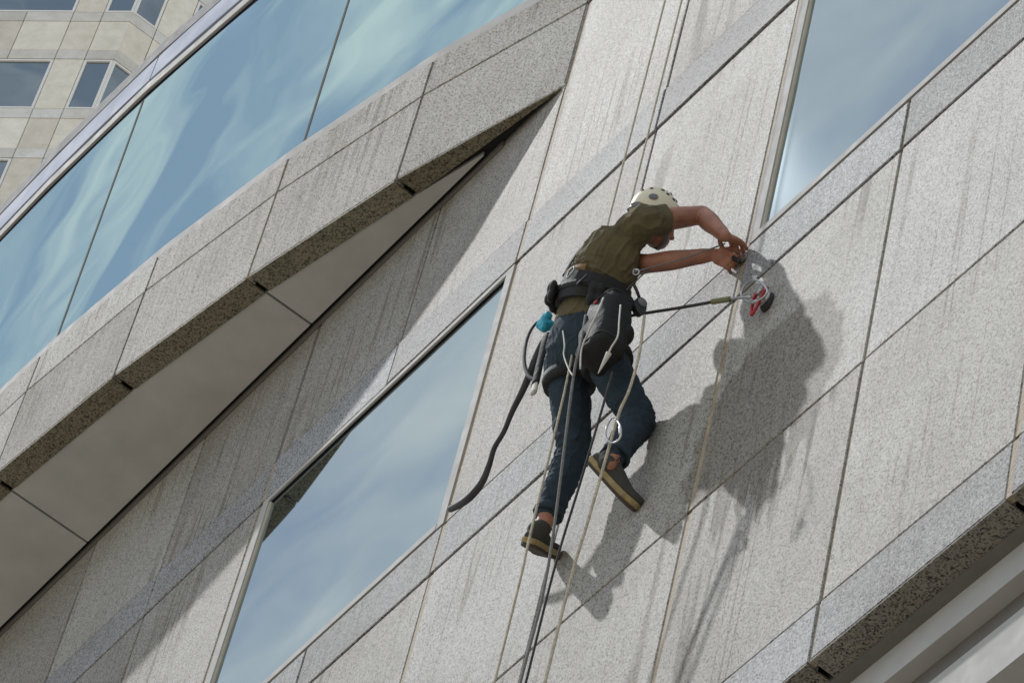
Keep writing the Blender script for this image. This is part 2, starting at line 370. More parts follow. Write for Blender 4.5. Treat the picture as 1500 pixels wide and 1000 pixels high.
def flush_window(k0, k1, z0, z1, label):
    x0 = X(k0)+gapw(k0)/2+0.002; x1 = X(k1)-gapw(k1)/2-0.002
    z0 = z0 + 0.006; z1 = z1 - 0.012
    w = empty('window', W((x0+x1)/2, 0, z0)-building.location, building); tag(w, label)
    wj, wb, wt = 0.058, 0.044, 0.034
    box('frame_jamb', x0, x0+wj, -0.05, 0.004, z0, z1, FRAME, w)
    box('frame_jamb', x1-wj, x1, -0.05, 0.004, z0, z1, FRAME, w)
    box('frame_sill', x0+wj, x1-wj, -0.05, 0.006, z0, z0+wb, FRAME, w)
    box('frame_head', x0+wj, x1-wj, -0.05, 0.004, z1-wt, z1, FRAME, w)
    box('gasket', x0+wj, x1-wj, -0.045, -0.008, z1-wt-0.012, z1-wt, GASKET, w)
    box('glazing_bead', x0+wj, x0+wj+0.012, -0.045, -0.004, z0+wb, z1-wt-0.012, BEAD, w)
    box('glazing_bead', x1-wj-0.010, x1-wj, -0.045, -0.006, z0+wb, z1-wt-0.012, FRAME, w)
    box('pane', x0+wj-0.005, x1-wj+0.005, -0.040, -0.014, z0+wb-0.005, z1-wt-0.01, GL_WIN, w)
flush_window(-2, 0, Z_A, Z_H, 'blue window between the curved bay and the climber')
flush_window(2, 4, Z_A, Z_H, 'pale blue window at upper right')
flush_window(-6, -4, Z_A, Z_H, 'window at the far left end of the wall')

# ribbon of windows under the lowest stones
rw = empty('ribbon_window', W(-10, -0.145, 10)-building.location, building)
box('frame_head', XL, XR, -0.24, -0.150, Z_E-0.185, Z_E-0.004, SOFF, rw)
box('frame_slot', XL, XR, -0.30, -0.215, Z_E-0.40, Z_E-0.187, SOFFD, rw)
box('frame_transom', XL, XR, -0.27, -0.150, Z_E-0.66, Z_E-0.40, FRAME, rw)
box('frame_soffit', XL, XR, -0.40, -0.275, Z_E-0.72, Z_E-0.56, SOFFD, rw)
box('pane', XL, XR, -0.41, -0.36, 8.0, Z_E-0.70, GL_WIN, rw)

# ------------------------------------------------------------------ the curved bay
def bay_off(x):
    t = max(0.0, -(x + 12.918))
    pts = [(0, 0.03), (0.4, 0.126), (1.009, 0.250), (1.948, 0.440), (2.626, 0.541), (3.105, 0.595), (3.453, 0.627), (4.044, 0.675), (4.688, 0.712), (5.375, 0.732), (6.04, 0.735), (8, 0.70)]
    for (a, va), (c, vc) in zip(pts, pts[1:]):
        if t <= c: break
    # a smooth curve through the surveyed points
    return 0.03 + 0.2445*t - 0.0169*t*t - 0.00188*t**3 + 0.000186*t**4 - 0.03*math.exp(-t/0.22) if t < 6.6 else 0.735
bay = empty('curved_bay', W(X(-2), 0.4, 19.655)-building.location, building)
tag(bay, 'curved bay with teal glass above two rows of weathered granite')
BX = [-12.925] + [X(k)-0.03 for k in (-1, -2, -3, -4, -5, -6, -7, -8)]
def arc_piece(name, xa, xb, z0, z1, off, thick, mat, parent, n=5, ch=0.004, lean=0.0, xs=None):
    """a piece of the bay that follows its curve, xa > xb; off is its set-back from the bay's face"""
    v = []; f = []
    for i in range(n+1):
        x = xs[i] if xs else xa + (xb-xa)*i/n
        o = bay_off(x) - off
        th = min(thick, max(o-0.003, ch+0.004))
        v += [W(x, o-th, z0), W(x, o-ch, z0), W(x, o, z0+ch), W(x, o+lean, z1-ch), W(x, o-ch+lean, z1), W(x, o-th+lean, z1)]
    for i in range(n):
        a = 6*i; c = a+6
        for q in range(6):
            w_ = (q+1) % 6
            f.append((a+q, c+q, c+w_, a+w_))
    f += [tuple(range(5, -1, -1)), tuple(range(6*n, 6*n+6))]
    return mesh_obj(name, v, f, mat, parent)
for i in range(len(BX)-1):
    xa, xb = BX[i]-0.010, BX[i+1]+0.010
    if i == 0: xa = BX[0]
    arc_piece('stone_panel', xa, xb, 19.672, 20.407, 0.0, 0.06, G_BAY, bay, n=1)
    arc_piece('shaded_edge', (xa-0.006) if i else xa-0.03, xb+0.008, 19.655, 19.670, 0.002, 0.130, G_EDGE, bay, n=1, ch=0.003)  # slab added below the panel to carry the underside's painted shade
    arc_piece('stone_panel', xa, xb, 20.422, 20.740, 0.0, 0.05, G_BAY, bay, n=1)
    if i: arc_piece('joint_sealant', BX[i]+0.0105, BX[i]-0.0105, 19.673, 20.735, 0.007, 0.03, SEAL if i in (2, 4) else SEALT, bay, n=1)
def bay_run(name, z0, z1, off, thick, mat, x_a=None, x_b=None):
    return arc_piece(name, BX[0] if x_a is None else x_a, BX[-1] if x_b is None else x_b, z0, z1, off, thick, mat, bay, n=len(BX)-1, ch=0.003, xs=BX)
def bent_pane(xa, xb, z0, z1, off, th, lean, n=16):
    """one bent sheet of glass: smooth front and back, plain edges"""
    v = []; f = []
    for s_ in (0, th):
        for i in range(n+1):
            x = xa + (xb-xa)*i/n; o = bay_off(x) - off - s_
            v += [W(x, o, z0), W(x, o+lean, z1)]
    m = 2*(n+1)
    for i in range(n):
        a = 2*i
        f += [(a, a+2, a+3, a+1), (m+a, m+a+1, m+a+3, m+a+2)]
    k = len(f)
    b0 = len(v); v += [p.copy() for p in v]
    for i in range(n):
        a = b0+2*i
        f += [(a, a+m, a+m+2, a+2), (a+1, a+3, a+m+3, a+m+1)]
    f += [(b0, b0+1, b0+m+1, b0+m), (b0+2*n, b0+m+2*n, b0+m+2*n+1, b0+2*n+1)]
    o = mesh_obj('pane', v, f, GL_BAY, bay)
    for q, p in enumerate(o.data.polygons): p.use_smooth = q < k
    return o
bay_run('window_sill', 20.752, 20.850, 0.012, 0.08, FRAME)
GX = [BX[0], BX[2], BX[4], BX[6], BX[8]]
for a, c in zip(GX, GX[1:]):
    bent_pane(a-0.006, c+0.006, 20.845, 23.262, 0.055, 0.02, 0.042)
    if a != GX[0]: arc_piece('glazing_joint', a+0.006, a-0.006, 20.85, 23.26, 0.052, 0.012, SEALT, bay, n=1, lean=0.042)
    if a != GX[0]: arc_piece('glazing_trim', a-0.0065, a-0.0095, 20.85, 23.26, 0.051, 0.01, GREENT, bay, n=1, ch=0.001, lean=0.042)
bay_run('gasket', 23.26, 23.357, 0.020, 0.06, GASKET)
bay_run('window_head', 23.357, 23.455, 0.004, 0.08, FRAME)
for a, c in zip(GX, GX[1:]):
    arc_piece('fascia_panel', a-0.006, c+0.006, 23.468, 23.722, 0.0, 0.04, FASC, bay, n=14)
bay_run('roof_cap', 23.737, 23.878, -0.006, 0.10, CAPM)
# the bay's body and its dark joint backing
def bay_prism(name, z0, z1, inset, mat, dback=-0.2, n=30):
    v = []; f = []
    for i in range(n+1):
        x = BX[0]-0.002 + (BX[-1]-BX[0])*i/n
        o = max(bay_off(x)-inset, 0.004)
        v += [W(x, o, z0), W(x, o, z1), W(x, dback, z1), W(x, dback, z0)]
    for i in range(n):
        a = 4*i; c = a+4
        for q in range(4):
            f.append((a+q, c+q, c+(q+1) % 4, a+(q+1) % 4))
    f += [(3, 2, 1, 0), (4*n, 4*n+1, 4*n+2, 4*n+3)]
    return mesh_obj(name, v, f, mat, bay)
bay_prism('bay_body', 19.70, 23.86, 0.062, BACK, dback=0.005)
# soffit under the bay: plain metal panels with open joints
SX = [BX[0]-0.62, BX[2]-0.01, BX[4]-0.01, BX[6], BX[8]]
for a, c in zip(SX, SX[1:]):
    v = []; f = []; n = 10
    for i in range(n+1):
        x = a-0.008 + (c-a+0.016)*i/n
        o = max(bay_off(x)-0.134, 0.045)
        v += [W(x, 0.036, 19.662), W(x, o, 19.662), W(x, o, 19.69), W(x, 0.036, 19.69)]
    for i in range(n):
        p = 4*i; q = p+4
        for s in range(4): f.append((p+s, q+s, q+(s+1) % 4, p+(s+1) % 4))
    f += [(3, 2, 1, 0), (4*n, 4*n+1, 4*n+2, 4*n+3)]
    mesh_obj('soffit_panel', v, f, SOFF, bay)
box('soffit_trim', BX[-1], BX[0]-0.5, 0.002, 0.016, 19.645, 19.685, SOFFD, bay)

# ------------------------------------------------------------------ the tower behind
TS = 1.95
def tray(px, py): return (fw + rt*((px-750)/FPX) - up*((py-500)/FPX)).normalized()
TK = tray(167, 88)*(100*TS) + Vector((0, 0, EYE))
tower = empty('tower_building', (TK.x, TK.y, 0))
tag(tower, 'beige granite tower with white framed corner windows rising behind the curved bay', 'building')
azA = R(46.4)
dA = Vector((math.cos(azA), math.sin(azA), 0)); nA = Vector((math.sin(azA), -math.cos(azA), 0))
azB = R(91); dB = Vector((math.cos(azB), math.sin(azB), 0)); nB = Vector((math.sin(azB), -math.cos(azB), 0))
def TP(face, s, z, o=0.0):
    d, n = (dA, nA) if face == 'A' else (dB, nB)
    return TK + d*(s*TS) + n*(o*TS) + Vector((0, 0, z*TS))
def tslab(name, face, s0, s1, z0, z1, o, thick, mat, parent=tower, ch=0.004):
    P = [TP(face, s0, z0, o), TP(face, s1, z0, o), TP(face, s1, z1, o), TP(face, s0, z1, o)]
    return slab(name, P, thick*TS, ch*TS, mat, parent, nA if face == 'A' else nB)
AJ = [0.0, -0.63, -1.27, -2.28, -3.29, -3.93, -4.94]
BJ = [0.0, 0.61, 1.24, 2.25, 3.26]
def twin(face, s0, s1, z0, z1):
    s0, s1 = min(s0, s1), max(s0, s1)
    c = TP(face, (s0+s1)/2, z0)
    w = empty('window', c-tower.location, tower)
    b = 0.066
    tslab('frame_jamb', face, s0+0.008, s0+b, z0, z1, 0.0, 0.06, FRAMEW, w)
    tslab('frame_jamb', face, s1-b, s1-0.008, z0, z1, 0.0, 0.06, FRAMEW, w)
    tslab('frame_sill', face, s0+b, s1-b, z0, z0+b*0.8, 0.004, 0.06, FRAMEW, w)
    tslab('frame_head', face, s0+b, s1-b, z1-b*0.8, z1, 0.002, 0.06, FRAMEW, w)
    tslab('pane', face, s0+b-0.004, s1-b+0.004, z0+0.04, z1-0.04, -0.035, 0.02, GL_TOW, w, ch=0.001)
for st in range(-3, 3):
    zb = 3.5*st
    for face, JJ, sg in (('A', AJ, -1), ('B', BJ, 1)):
        for i in range(len(JJ)-1):
            a, c = sorted((JJ[i], JJ[i+1])); g_ = 0.009
            a2 = a + (g_ if a != 0 else 0.0); c2 = c - (g_ if c != 0 else 0.0)
            tslab('stone_panel', face, a2, c2, zb+0.02, zb+0.34, 0.008, 0.06, G_TBAND)
            tslab('stone_panel', face, a2, c2, zb+0.352, zb+1.392, 0.0, 0.06, G_TOWER)
            tslab('stone_panel', face, a2, c2, zb+1.404, zb+1.728, 0.008, 0.06, G_TBAND)
            if i in (1, 4): tslab('stone_panel', face, a2, c2, zb-1.752, zb+0.006, 0.0, 0.06, G_TOWER)
        twin(face, JJ[0], JJ[1], zb-1.75, zb)
        twin(face, JJ[2], JJ[4], zb-1.75, zb)
# the tower's core down to the ground
e0 = TP('A', -4.95, 0, -0.07); e1 = TP('A', -0.02, 0, -0.07); e2 = TP('B', 3.25, 0, -0.07); e3 = e2 + (e0-e1)
zt = TK.z + 9*TS
v = [Vector((p.x, p.y, z)) for z in (0, zt) for p in (e0, e1, e2, e3)]
mesh_obj('core', v, [(0, 3, 2, 1), (4, 5, 6, 7), (0, 1, 5, 4), (1, 2, 6, 5), (2, 3, 7, 6), (3, 0, 4, 7)], BACK, tower)

# ================================================================== the climber
SKIN = plain('skin', (0.37, 0.165, 0.105), 0.48, var=0.32, scale=11, spec=0.45, bump=0.15, bscale=120)
SHIRT = plain('olive_cotton', (0.122, 0.100, 0.050), 0.9, var=0.22, scale=16, bump=0.25, bscale=260)
JEANS = plain('dark_denim', (0.020, 0.038, 0.056), 0.85, var=0.35, scale=18, bump=0.3, bscale=320)
WEB = plain('black_webbing', (0.014, 0.014, 0.015), 0.7, var=0.2, scale=40, bump=0.3, bscale=300)
PAD = plain('brown_padding', (0.23, 0.14, 0.055), 0.8, var=0.25, scale=25)
VINYL = plain('black_vinyl', (0.018, 0.018, 0.019), 0.72, var=0.2, scale=12, spec=0.3, bump=0.6, bscale=28)
RUBBER = plain('black_rubber', (0.025, 0.025, 0.027), 0.75, var=0.25, scale=18)
HOSE = plain('grey_black_hose', (0.05, 0.048, 0.05), 0.7, var=0.35, scale=14)
CREAM = plain('cream_shell', (0.80, 0.74, 0.56), 0.38, var=0.07, scale=16, coat=0.15)
DARK = plain('dark_plastic', (0.03, 0.031, 0.033), 0.5)
GREYP = plain('grey_plastic', (0.17, 0.175, 0.185), 0.5)
STEEL = plain('steel', (0.55, 0.54, 0.52), 0.38, 1.0, var=0.08)
BRASS = plain('brass', (0.62, 0.45, 0.17), 0.3, 1.0, var=0.1)
RED = plain('red_anodised', (0.42, 0.022, 0.03), 0.35, 0.3, var=0.1)
CYAN = plain('cyan_cloth', (0.03, 0.34, 0.47), 0.85, var=0.3, scale=30, bump=0.4, bscale=60)
OLIVE = plain('olive_sleeve', (0.20, 0.20, 0.10), 0.7)
WHITEC = plain('white_cord', (0.62, 0.60, 0.54), 0.7, var=0.15, scale=60)
ROPE_T = plain('tan_rope', (0.60, 0.53, 0.41), 0.85, var=0.35, scale=60, bump=0.8, bscale=150)
ROPE_G = plain('grey_rope', (0.20, 0.195, 0.185), 0.8, var=0.3, scale=70, bump=0.6, bscale=180)
ROPE_D = plain('dark_rope', (0.045, 0.045, 0.046), 0.8, var=0.35, scale=70, bump=0.6, bscale=180)
TANSOLE = plain('tan_rubber', (0.34, 0.26, 0.115), 0.7, var=0.3, scale=30)
OUTSOLE = plain('brown_outsole', (0.065, 0.048, 0.036), 0.75, var=0.3, scale=40, bump=0.5, bscale=120)
CANVAS = plain('charcoal_canvas', (0.055, 0.052, 0.045), 0.9, var=0.3, scale=30, bump=0.3, bscale=260)
HAIR = plain('dark_hair', (0.02, 0.015, 0.012), 0.6, var=0.4, scale=80, bump=0.6, bscale=200)
EYE_M = plain('eye', (0.05, 0.035, 0.03), 0.15)

def frame_from(t, hint):
    t = t.normalized(); a = hint - t*hint.dot(t)
    if a.length < 1e-5: a = t.orthogonal()
    a.normalize(); return a, t.cross(a)
def catmull(pts, n):
    if len(pts) < 3: return [pts[0].lerp(pts[-1], i/n) for i in range(n+1)]
    P = [2*pts[0]-pts[1]] + list(pts) + [2*pts[-1]-pts[-2]]
    out = []; segs = len(pts)-1
    for i in range(n+1):
        u = i/n*segs; k = min(int(u), segs-1); t = u-k
        a, b_, c, d_ = P[k:k+4]
        out.append(0.5*((2*b_) + (c-a)*t + (2*a-5*b_+4*c-d_)*t*t + (3*b_-a-3*c+d_)*t**3))
    return out
def loft_into(bm, rings, caps=True):
    """rings: lists of points of equal length"""
    vs = [[bm.verts.new(p) for p in rg] for rg in rings]
    n = len(vs[0])
    for a, c in zip(vs, vs[1:]):
        for i in range(n): bm.faces.new((a[i], a[(i+1) % n], c[(i+1) % n], c[i]))
    if caps:
        bm.faces.new(list(reversed(vs[0]))); bm.faces.new(vs[-1])
def tube_rings(path, rad, n=10, flat=1.0, hint=Vector((0.3, 0.2, 1))):
    rings = []; a = None
    for i, p in enumerate(path):
        t = (path[min(i+1, len(path)-1)] - path[max(i-1, 0)])
        if a is None: a, b_ = frame_from(t, hint)
        else: a, b_ = frame_from(t, a)
        r_ = rad(i/(len(path)-1)) if callable(rad) else rad
        rings.append([p + a*(r_*math.cos(2*math.pi*k/n)) + b_*(r_*flat*math.sin(2*math.pi*k/n)) for k in range(n)])
    return rings
def tube(name, pts, rad, mat, parent=None, n=10, seg=40, flat=1.0, hint=Vector((0.3, 0.2, 1))):
    bm = bmesh.new(); loft_into(bm, tube_rings(catmull(pts, seg), rad, n, flat, hint))
    return bm_obj(name, bm, mat, parent, smooth=True)
def ring_tube(name, pts, rad, mat, parent=None, n=8):
    """a closed loop of tube through pts"""
    m = len(pts); path = []
    for i in range(m):
        a, b_, c, d_ = pts[i-1], pts[i], pts[(i+1) % m], pts[(i+2) % m]
        for q in range(5):
            t = q/5
            path.append(0.5*((2*b_) + (c-a)*t + (2*a-5*b_+4*c-d_)*t*t + (3*b_-a-3*c+d_)*t**3))
    L_ = len(path); bm = bmesh.new(); vs = []; a = None
    for i in range(L_):
        t = path[(i+1) % L_]-path[i-1]
        a, b_ = frame_from(t, a if a else Vector((0.2, 0.3, 1)))
        vs.append([bm.verts.new(path[i] + a*(rad*math.cos(2*math.pi*k/n)) + b_*(rad*math.sin(2*math.pi*k/n))) for k in range(n)])
    for i in range(L_):
        p, q = vs[i], vs[(i+1) % L_]
        # keep the seam from twisting
        best = min(range(n), key=lambda s: (p[0].co-q[s].co).length) if i == L_-1 else 0
        for k in range(n): bm.faces.new((p[k], p[(k+1) % n], q[(k+1+best) % n], q[(k+best) % n]))
    return bm_obj(name, bm, mat, parent, smooth=True)
def ball_into(bm, c, ax, rad, seg=16):
    """an ellipsoid with the axes ax (three unit vectors) and radii rad"""
    r_ = bmesh.ops.create_uvsphere(bm, u_segments=seg, v_segments=seg//2+2, radius=1.0)
    Mx = Matrix(((ax[0].x*rad[0], ax[1].x*rad[1], ax[2].x*rad[2], c.x), (ax[0].y*rad[0], ax[1].y*rad[1], ax[2].y*rad[2], c.y), (ax[0].z*rad[0], ax[1].z*rad[1], ax[2].z*rad[2], c.z), (0, 0, 0, 1)))
    bmesh.ops.transform(bm, matrix=Mx, verts=r_['verts'])
def fuse(name, bm, voxel, mat, parent, smooth_it=6, fold=None):
    """melt overlapping closed shapes into one continuous skin, then smooth it; fold(co, no) moves each vertex"""
    bmesh.ops.recalc_face_normals(bm, faces=bm.faces)
    me = bpy.data.meshes.new(name+'_raw'); bm.to_mesh(me); bm.free()
    o = bpy.data.objects.new(name+'_raw', me); COL.objects.link(o)
    m = o.modifiers.new('r', 'REMESH'); m.mode = 'VOXEL'; m.voxel_size = voxel; m.adaptivity = 0
    s = o.modifiers.new('s', 'SMOOTH'); s.factor = 0.5; s.iterations = smooth_it
    dg = bpy.context.evaluated_depsgraph_get()
    me2 = bpy.data.meshes.new_from_object(o.evaluated_get(dg))
    bpy.data.objects.remove(o); bpy.data.meshes.remove(me)
    if fold:
        vn = [v.normal.copy() for v in me2.vertices]
        for v, n_ in zip(me2.vertices, vn): v.co += n_*fold(v.co.copy(), n_)
        me2.update()
    me2.name = name
    for p in me2.polygons: p.use_smooth = True
    me2.materials.clear(); me2.materials.append(mat)
    o2 = bpy.data.objects.new(name, me2); COL.objects.link(o2)
    if parent is not None:
        o2.parent = parent
        T = Matrix.Identity(4); p = parent
        while p is not None: T = Matrix.Translation(-p.location) @ T; p = p.parent
        o2.matrix_parent_inverse = T
    return o2

J = dict(head=(-11.058, .319, 16.448), neck=(-11.127, .399, 16.272), rsh=(-10.951, .410, 16.192), lsh=(-11.291, .303, 16.310), rel=(-10.881, .190, 16.386),
         lel=(-11.056, .283, 16.122), rwr=(-10.747, .133, 16.160), lwr=(-10.881, .091, 16.199), rhd=(-10.760, .047, 16.196), lhd=(-10.814, .041, 16.158),
         rhip=(-11.318, .284, 15.785), lhip=(-11.508, .302, 15.827), rkn=(-11.232, .072, 15.420), lkn=(-11.555, .158, 15.412), ran=(-11.209, .167, 15.010),
         lan=(-11.650, .166, 14.991), rtoe=(-11.201, .026, 14.855), ltoe=(-11.800, .012, 15.060), rheel=(-11.285, .210, 15.057), lheel=(-11.680, .195, 14.895))
J = {k: W(*v) for k, v in J.items()}
PEL = (J['rhip']+J['lhip'])/2
SPU = (J['neck']-PEL)
def lerp(a, b, t): return a + (b-a)*t
def spine(t):
    """centre of the trunk at fraction t from hips to neck; the back is a little rounded"""
    return PEL + SPU*t + Vector((0, -0.045, 0))*math.sin(math.pi*min(max(t, 0), 1))
def trunk_axes(t):
    rv = lerp((J['rhip']-J['lhip']).normalized(), (J['rsh']-J['lsh']).normalized(), min(max(t, 0), 1)).normalized()
    u_ = (spine(t+0.05)-spine(t-0.05)).normalized()
    rv = (rv - u_*rv.dot(u_)).normalized()
    fwd = u_.cross(rv)              # towards the wall
    return rv, fwd, u_
def trunk_ring(t, w, dp, n=24, grow=0.0, ex=0.8):
    rv, fwd, u_ = trunk_axes(t); c = spine(t); out = []
    for k in range(n):
        a = 2*math.pi*k/n; ca, sa = math.cos(a), math.sin(a)
        out.append(c + rv*((w+grow)*math.copysign(abs(ca)**ex, ca)) + fwd*((dp+grow)*math.copysign(abs(sa)**ex, sa)))
    return out
TR = [(-0.10, .135, .095), (0.0, .162, .118), (0.12, .160, .118), (0.26, .146, .104), (0.40, .138, .098), (0.55, .146, .108), (0.70, .162, .116), (0.84, .165, .108), (0.94, .120, .082), (1.01, .066, .062)]
def limb(bm, pts, radii, n=14):
    """tapered limb through pts; radii one per point"""
    k = 22; path = catmull(pts, k)
    def rad(u):
        q = u*(len(radii)-1); i = min(int(q), len(radii)-2); t = q-i
        t = t*t*(3-2*t)
        return radii[i]*(1-t)+radii[i+1]*t
    loft_into(bm, tube_rings(path, rad, n))
    AX = (Vector((1, 0, 0)), Vector((0, 1, 0)), Vector((0, 0, 1)))
    ball_into(bm, pts[0], AX, (radii[0],)*3, 12); ball_into(bm, pts[-1], AX, (radii[-1],)*3, 12)
AXW = (Vector((1, 0, 0)), Vector((0, 1, 0)), Vector((0, 0, 1)))

person = None
bm = bmesh.new()
# trunk, a size under the clothes
loft_into(bm, [trunk_ring(t, w-0.012, d-0.012) for t, w, d in TR])
# neck and head
HF = Vector((-0.02, 0.94, 0.30)).normalized(); HU = Vector((0.48, -0.28, 0.82)); HU = (HU - HF*HU.dot(HF)).normalized(); HR = HF.cross(HU)
HC = J['head'] + Vector((-0.004, 0.010, -0.026))
def hp(r_, f_, u_): return HC + HR*r_ + HF*f_ + HU*u_
limb(bm, [spine(0.95), lerp(spine(1.0), hp(0, -.02, -.07), 0.5), hp(0, -0.02, -0.05)], [.066, .056, .054])
HX = (HR, HF, HU)
ball_into(bm, hp(0, -0.008, 0.025), HX, (.070, .088, .090), 20)        # skull
ball_into(bm, hp(0, 0.030, -0.035), HX, (.058, .062, .082), 18)        # face
ball_into(bm, hp(0, 0.052, -0.092), HX, (.034, .034, .026), 14)        # chin
ball_into(bm, hp(0, 0.072, 0.012), HX, (.050, .020, .014), 12)         # brow
ball_into(bm, hp(0, 0.096, -0.030), HX, (.012, .017, .026), 12)        # nose bridge
ball_into(bm, hp(0, 0.104, -0.046), HX, (.015, .016, .012), 12)        # nose tip
ball_into(bm, hp(0, 0.084, -0.072), HX, (.024, .012, .007), 12)        # upper lip
ball_into(bm, hp(0, 0.082, -0.084), HX, (.021, .012, .007), 12)        # lower lip
for s in (-1, 1):
    ball_into(bm, hp(s*0.036, 0.062, -0.030), HX, (.022, .022, .024), 12)   # cheek
    ball_into(bm, hp(s*0.076, -0.010, -0.020), HX, (.009, .020, .032), 12)  # ear
# arms
limb(bm, [spine(0.86)+ (J['rsh']-spine(0.86))*0.4, J['rsh'], lerp(J['rsh'], J['rel'], .5), J['rel']], [.066, .055, .048, .041])
limb(bm, [J['rel'], lerp(J['rel'], J['rwr'], .3), lerp(J['rel'], J['rwr'], .75), J['rwr']], [.041, .044, .034, .027])
limb(bm, [spine(0.86)+ (J['lsh']-spine(0.86))*0.4, J['lsh'], lerp(J['lsh'], J['lel'], .5), J['lel']], [.066, .055, .048, .041])
limb(bm, [J['lel'], lerp(J['lel'], J['lwr'], .3), lerp(J['lel'], J['lwr'], .75), J['lwr']], [.041, .043, .034, .027])
def hand(wr, hd, palm_n, side, curl, spread, tipd):
    """palm and five fingers; palm_n points out of the palm, side = towards the thumb"""
    t = (hd-wr).normalized(); side = (side - t*side.dot(t)).normalized(); pn = (palm_n - t*palm_n.dot(t) - side*palm_n.dot(side)).normalized()
    ball_into(bm, wr + t*0.045, (side, t, pn), (.040, .056, .017), 16)
    ball_into(bm, wr + t*0.012, (side, t, pn), (.029, .032, .021), 14)
    ball_into(bm, wr + t*0.032 + side*0.026, (side, t, pn), (.018, .032, .018), 12)
    for k, ln in enumerate((.072, .080, .074, .058)):
        base = wr + t*(0.082 - 0.004*abs(k-1)) + side*(0.030 - 0.020*k)
        c = curl[k]; pts = [base - t*0.02]; p = base.copy(); a = 0.12
        pts.append(p.copy())
        for q, fr in enumerate((.45, .32, .23)):
            a += c*(0.55, 0.75, 0.5)[q]
            dvec = (t*math.cos(a) + pn*math.sin(a) + side*(spread*(1.5-k)*0.09)).normalized()
            p = p + dvec*(ln*fr); pts.append(p.copy())
        limb(bm, pts, [.0100, .0098, .0092, .0086, .0072], 8)
    # thumb leaves the side of the palm near its base
    b0 = wr + t*0.030 + side*0.032
    p1 = b0 + (side*0.62 + t*0.62 + pn*0.45).normalized()*0.036
    p2 = p1 + (t*0.80 + pn*0.55 + side*0.1).normalized()*0.030
    p3 = p2 + (t*0.85 + pn*0.45 - side*0.15).normalized()*0.024
    limb(bm, [b0 - side*0.012, b0, p1, p2, p3], [.014, .0135, .0115, .0105, .0085], 8)
RH_T = at(1089, 357, .02); LH_T = at(1076, 384, .03)
hand(J['rwr'], RH_T, Vector((-.5, .3, -.8)), Vector((-.6, -.5, .3)), (.55, .5, .35, .3), 1.0, 0)
hand(J['lwr'], LH_T, Vector((.6, .35, .5)), Vector((.1, -.3, .9)), (.9, 1.0, 1.05, 1.1), .5, 0)
# legs
def leg_path(h, k, a): return [J[h], lerp(J[h], J[k], .5), J[k], lerp(J[k], J[a], .3), lerp(J[k], J[a], .7), J[a]]
for h, k, a, hl, toe in (('rhip', 'rkn', 'ran', 'rheel', 'rtoe'), ('lhip', 'lkn', 'lan', 'lheel', 'ltoe')):
    limb(bm, [J[h], lerp(J[h], J[k], .45), J[k]], [.083, .070, .052])
    limb(bm, [J[k], lerp(J[k], J[a], .3), lerp(J[k], J[a], .75), J[a]], [.052, .055, .040, .036])
    mid = lerp(J[hl], J[toe], .55)
    upv = (J[a]-lerp(J[hl], J[toe], .2)).normalized()
    limb(bm, [J[a], lerp(J[a], lerp(J[hl], J[toe], .3), .55)], [.036, .026])
person = fuse('person', bm, 0.0042, SKIN, None, smooth_it=4)
tag(person, 'climber in cream helmet, olive T-shirt and dark jeans, both hands at the granite joint', 'person')

# hair under the helmet, eyes
bm = bmesh.new()
ball_into(bm, hp(0, -0.030, 0.000), HX, (.0712, .072, .084), 18)
h = bm_obj('hair', bm, HAIR, person, smooth=True)
for s in (-1, 1):
    bm = bmesh.new(); ball_into(bm, hp(s*0.030, 0.0795, -0.008), HX, (.013, .010, .008), 12); bm_obj('eye', bm, EYE_M, person, smooth=True)
    bm = bmesh.new(); ball_into(bm, hp(s*0.032, 0.090, 0.012), HX, (.022, .006, .005), 10); bm_obj('eyebrow', bm, HAIR, person, smooth=True)

# ------------------------------------------------------------------ clothes
def ridge(n_): return max(0.0, 1-abs(n_)*4.5)**1.6
def wave(co, sx, sy, sz, seed): return noise.noise(Vector((co.x*sx+seed, co.y*sy-seed, co.z*sz)))
bm = bmesh.new()
SHT = [(0.24, .162, .126), (0.32, .156, .118), (0.40, .152, .112), (0.55, .157, .120), (0.70, .173, .128), (0.84, .176, .121), (0.93, .134, .096), (0.975, .088, .078)]
loft_into(bm, [trunk_ring(t, w, d, 28) for t, w, d in SHT])
for sh, el in (('rsh', 'rel'), ('lsh', 'lel')):
    limb(bm, [spine(0.86)+(J[sh]-spine(0.86))*0.3, lerp(J[sh], J[el], -.02), lerp(J[sh], J[el], .08), lerp(J[sh], J[el], .16)], [.084, .073, .067, .064])
ub = trunk_axes(.6)[2]
SF = Vector((0.5, 0.25, 0.83)).normalized()
def shirt_fold(co, n_):
    al = co.dot(SF); q = co - SF*al
    p1 = q*15 + SF*(al*3.2); p2 = q*26 + SF*(al*6) + Vector((4, 2, 1))
    k = 0.010*ridge(noise.noise(p1)) * (0.35+max(0, noise.noise(co*5+Vector((3, 0, 0)))+.3)) + 0.005*ridge(noise.noise(p2))
    low = (co - spine(.5)).dot(ub)                     # cloth bunches where the belt grips it
    k += 0.010*math.exp(-((low-0.045)/0.05)**2)*ridge(noise.noise(q*9 + SF*(al*34)))
    return k - 0.004 + 0.006*wave(co, 7, 7, 9, 1.7)
shirt = fuse('shirt', bm, 0.005, SHIRT, person, smooth_it=8, fold=shirt_fold)

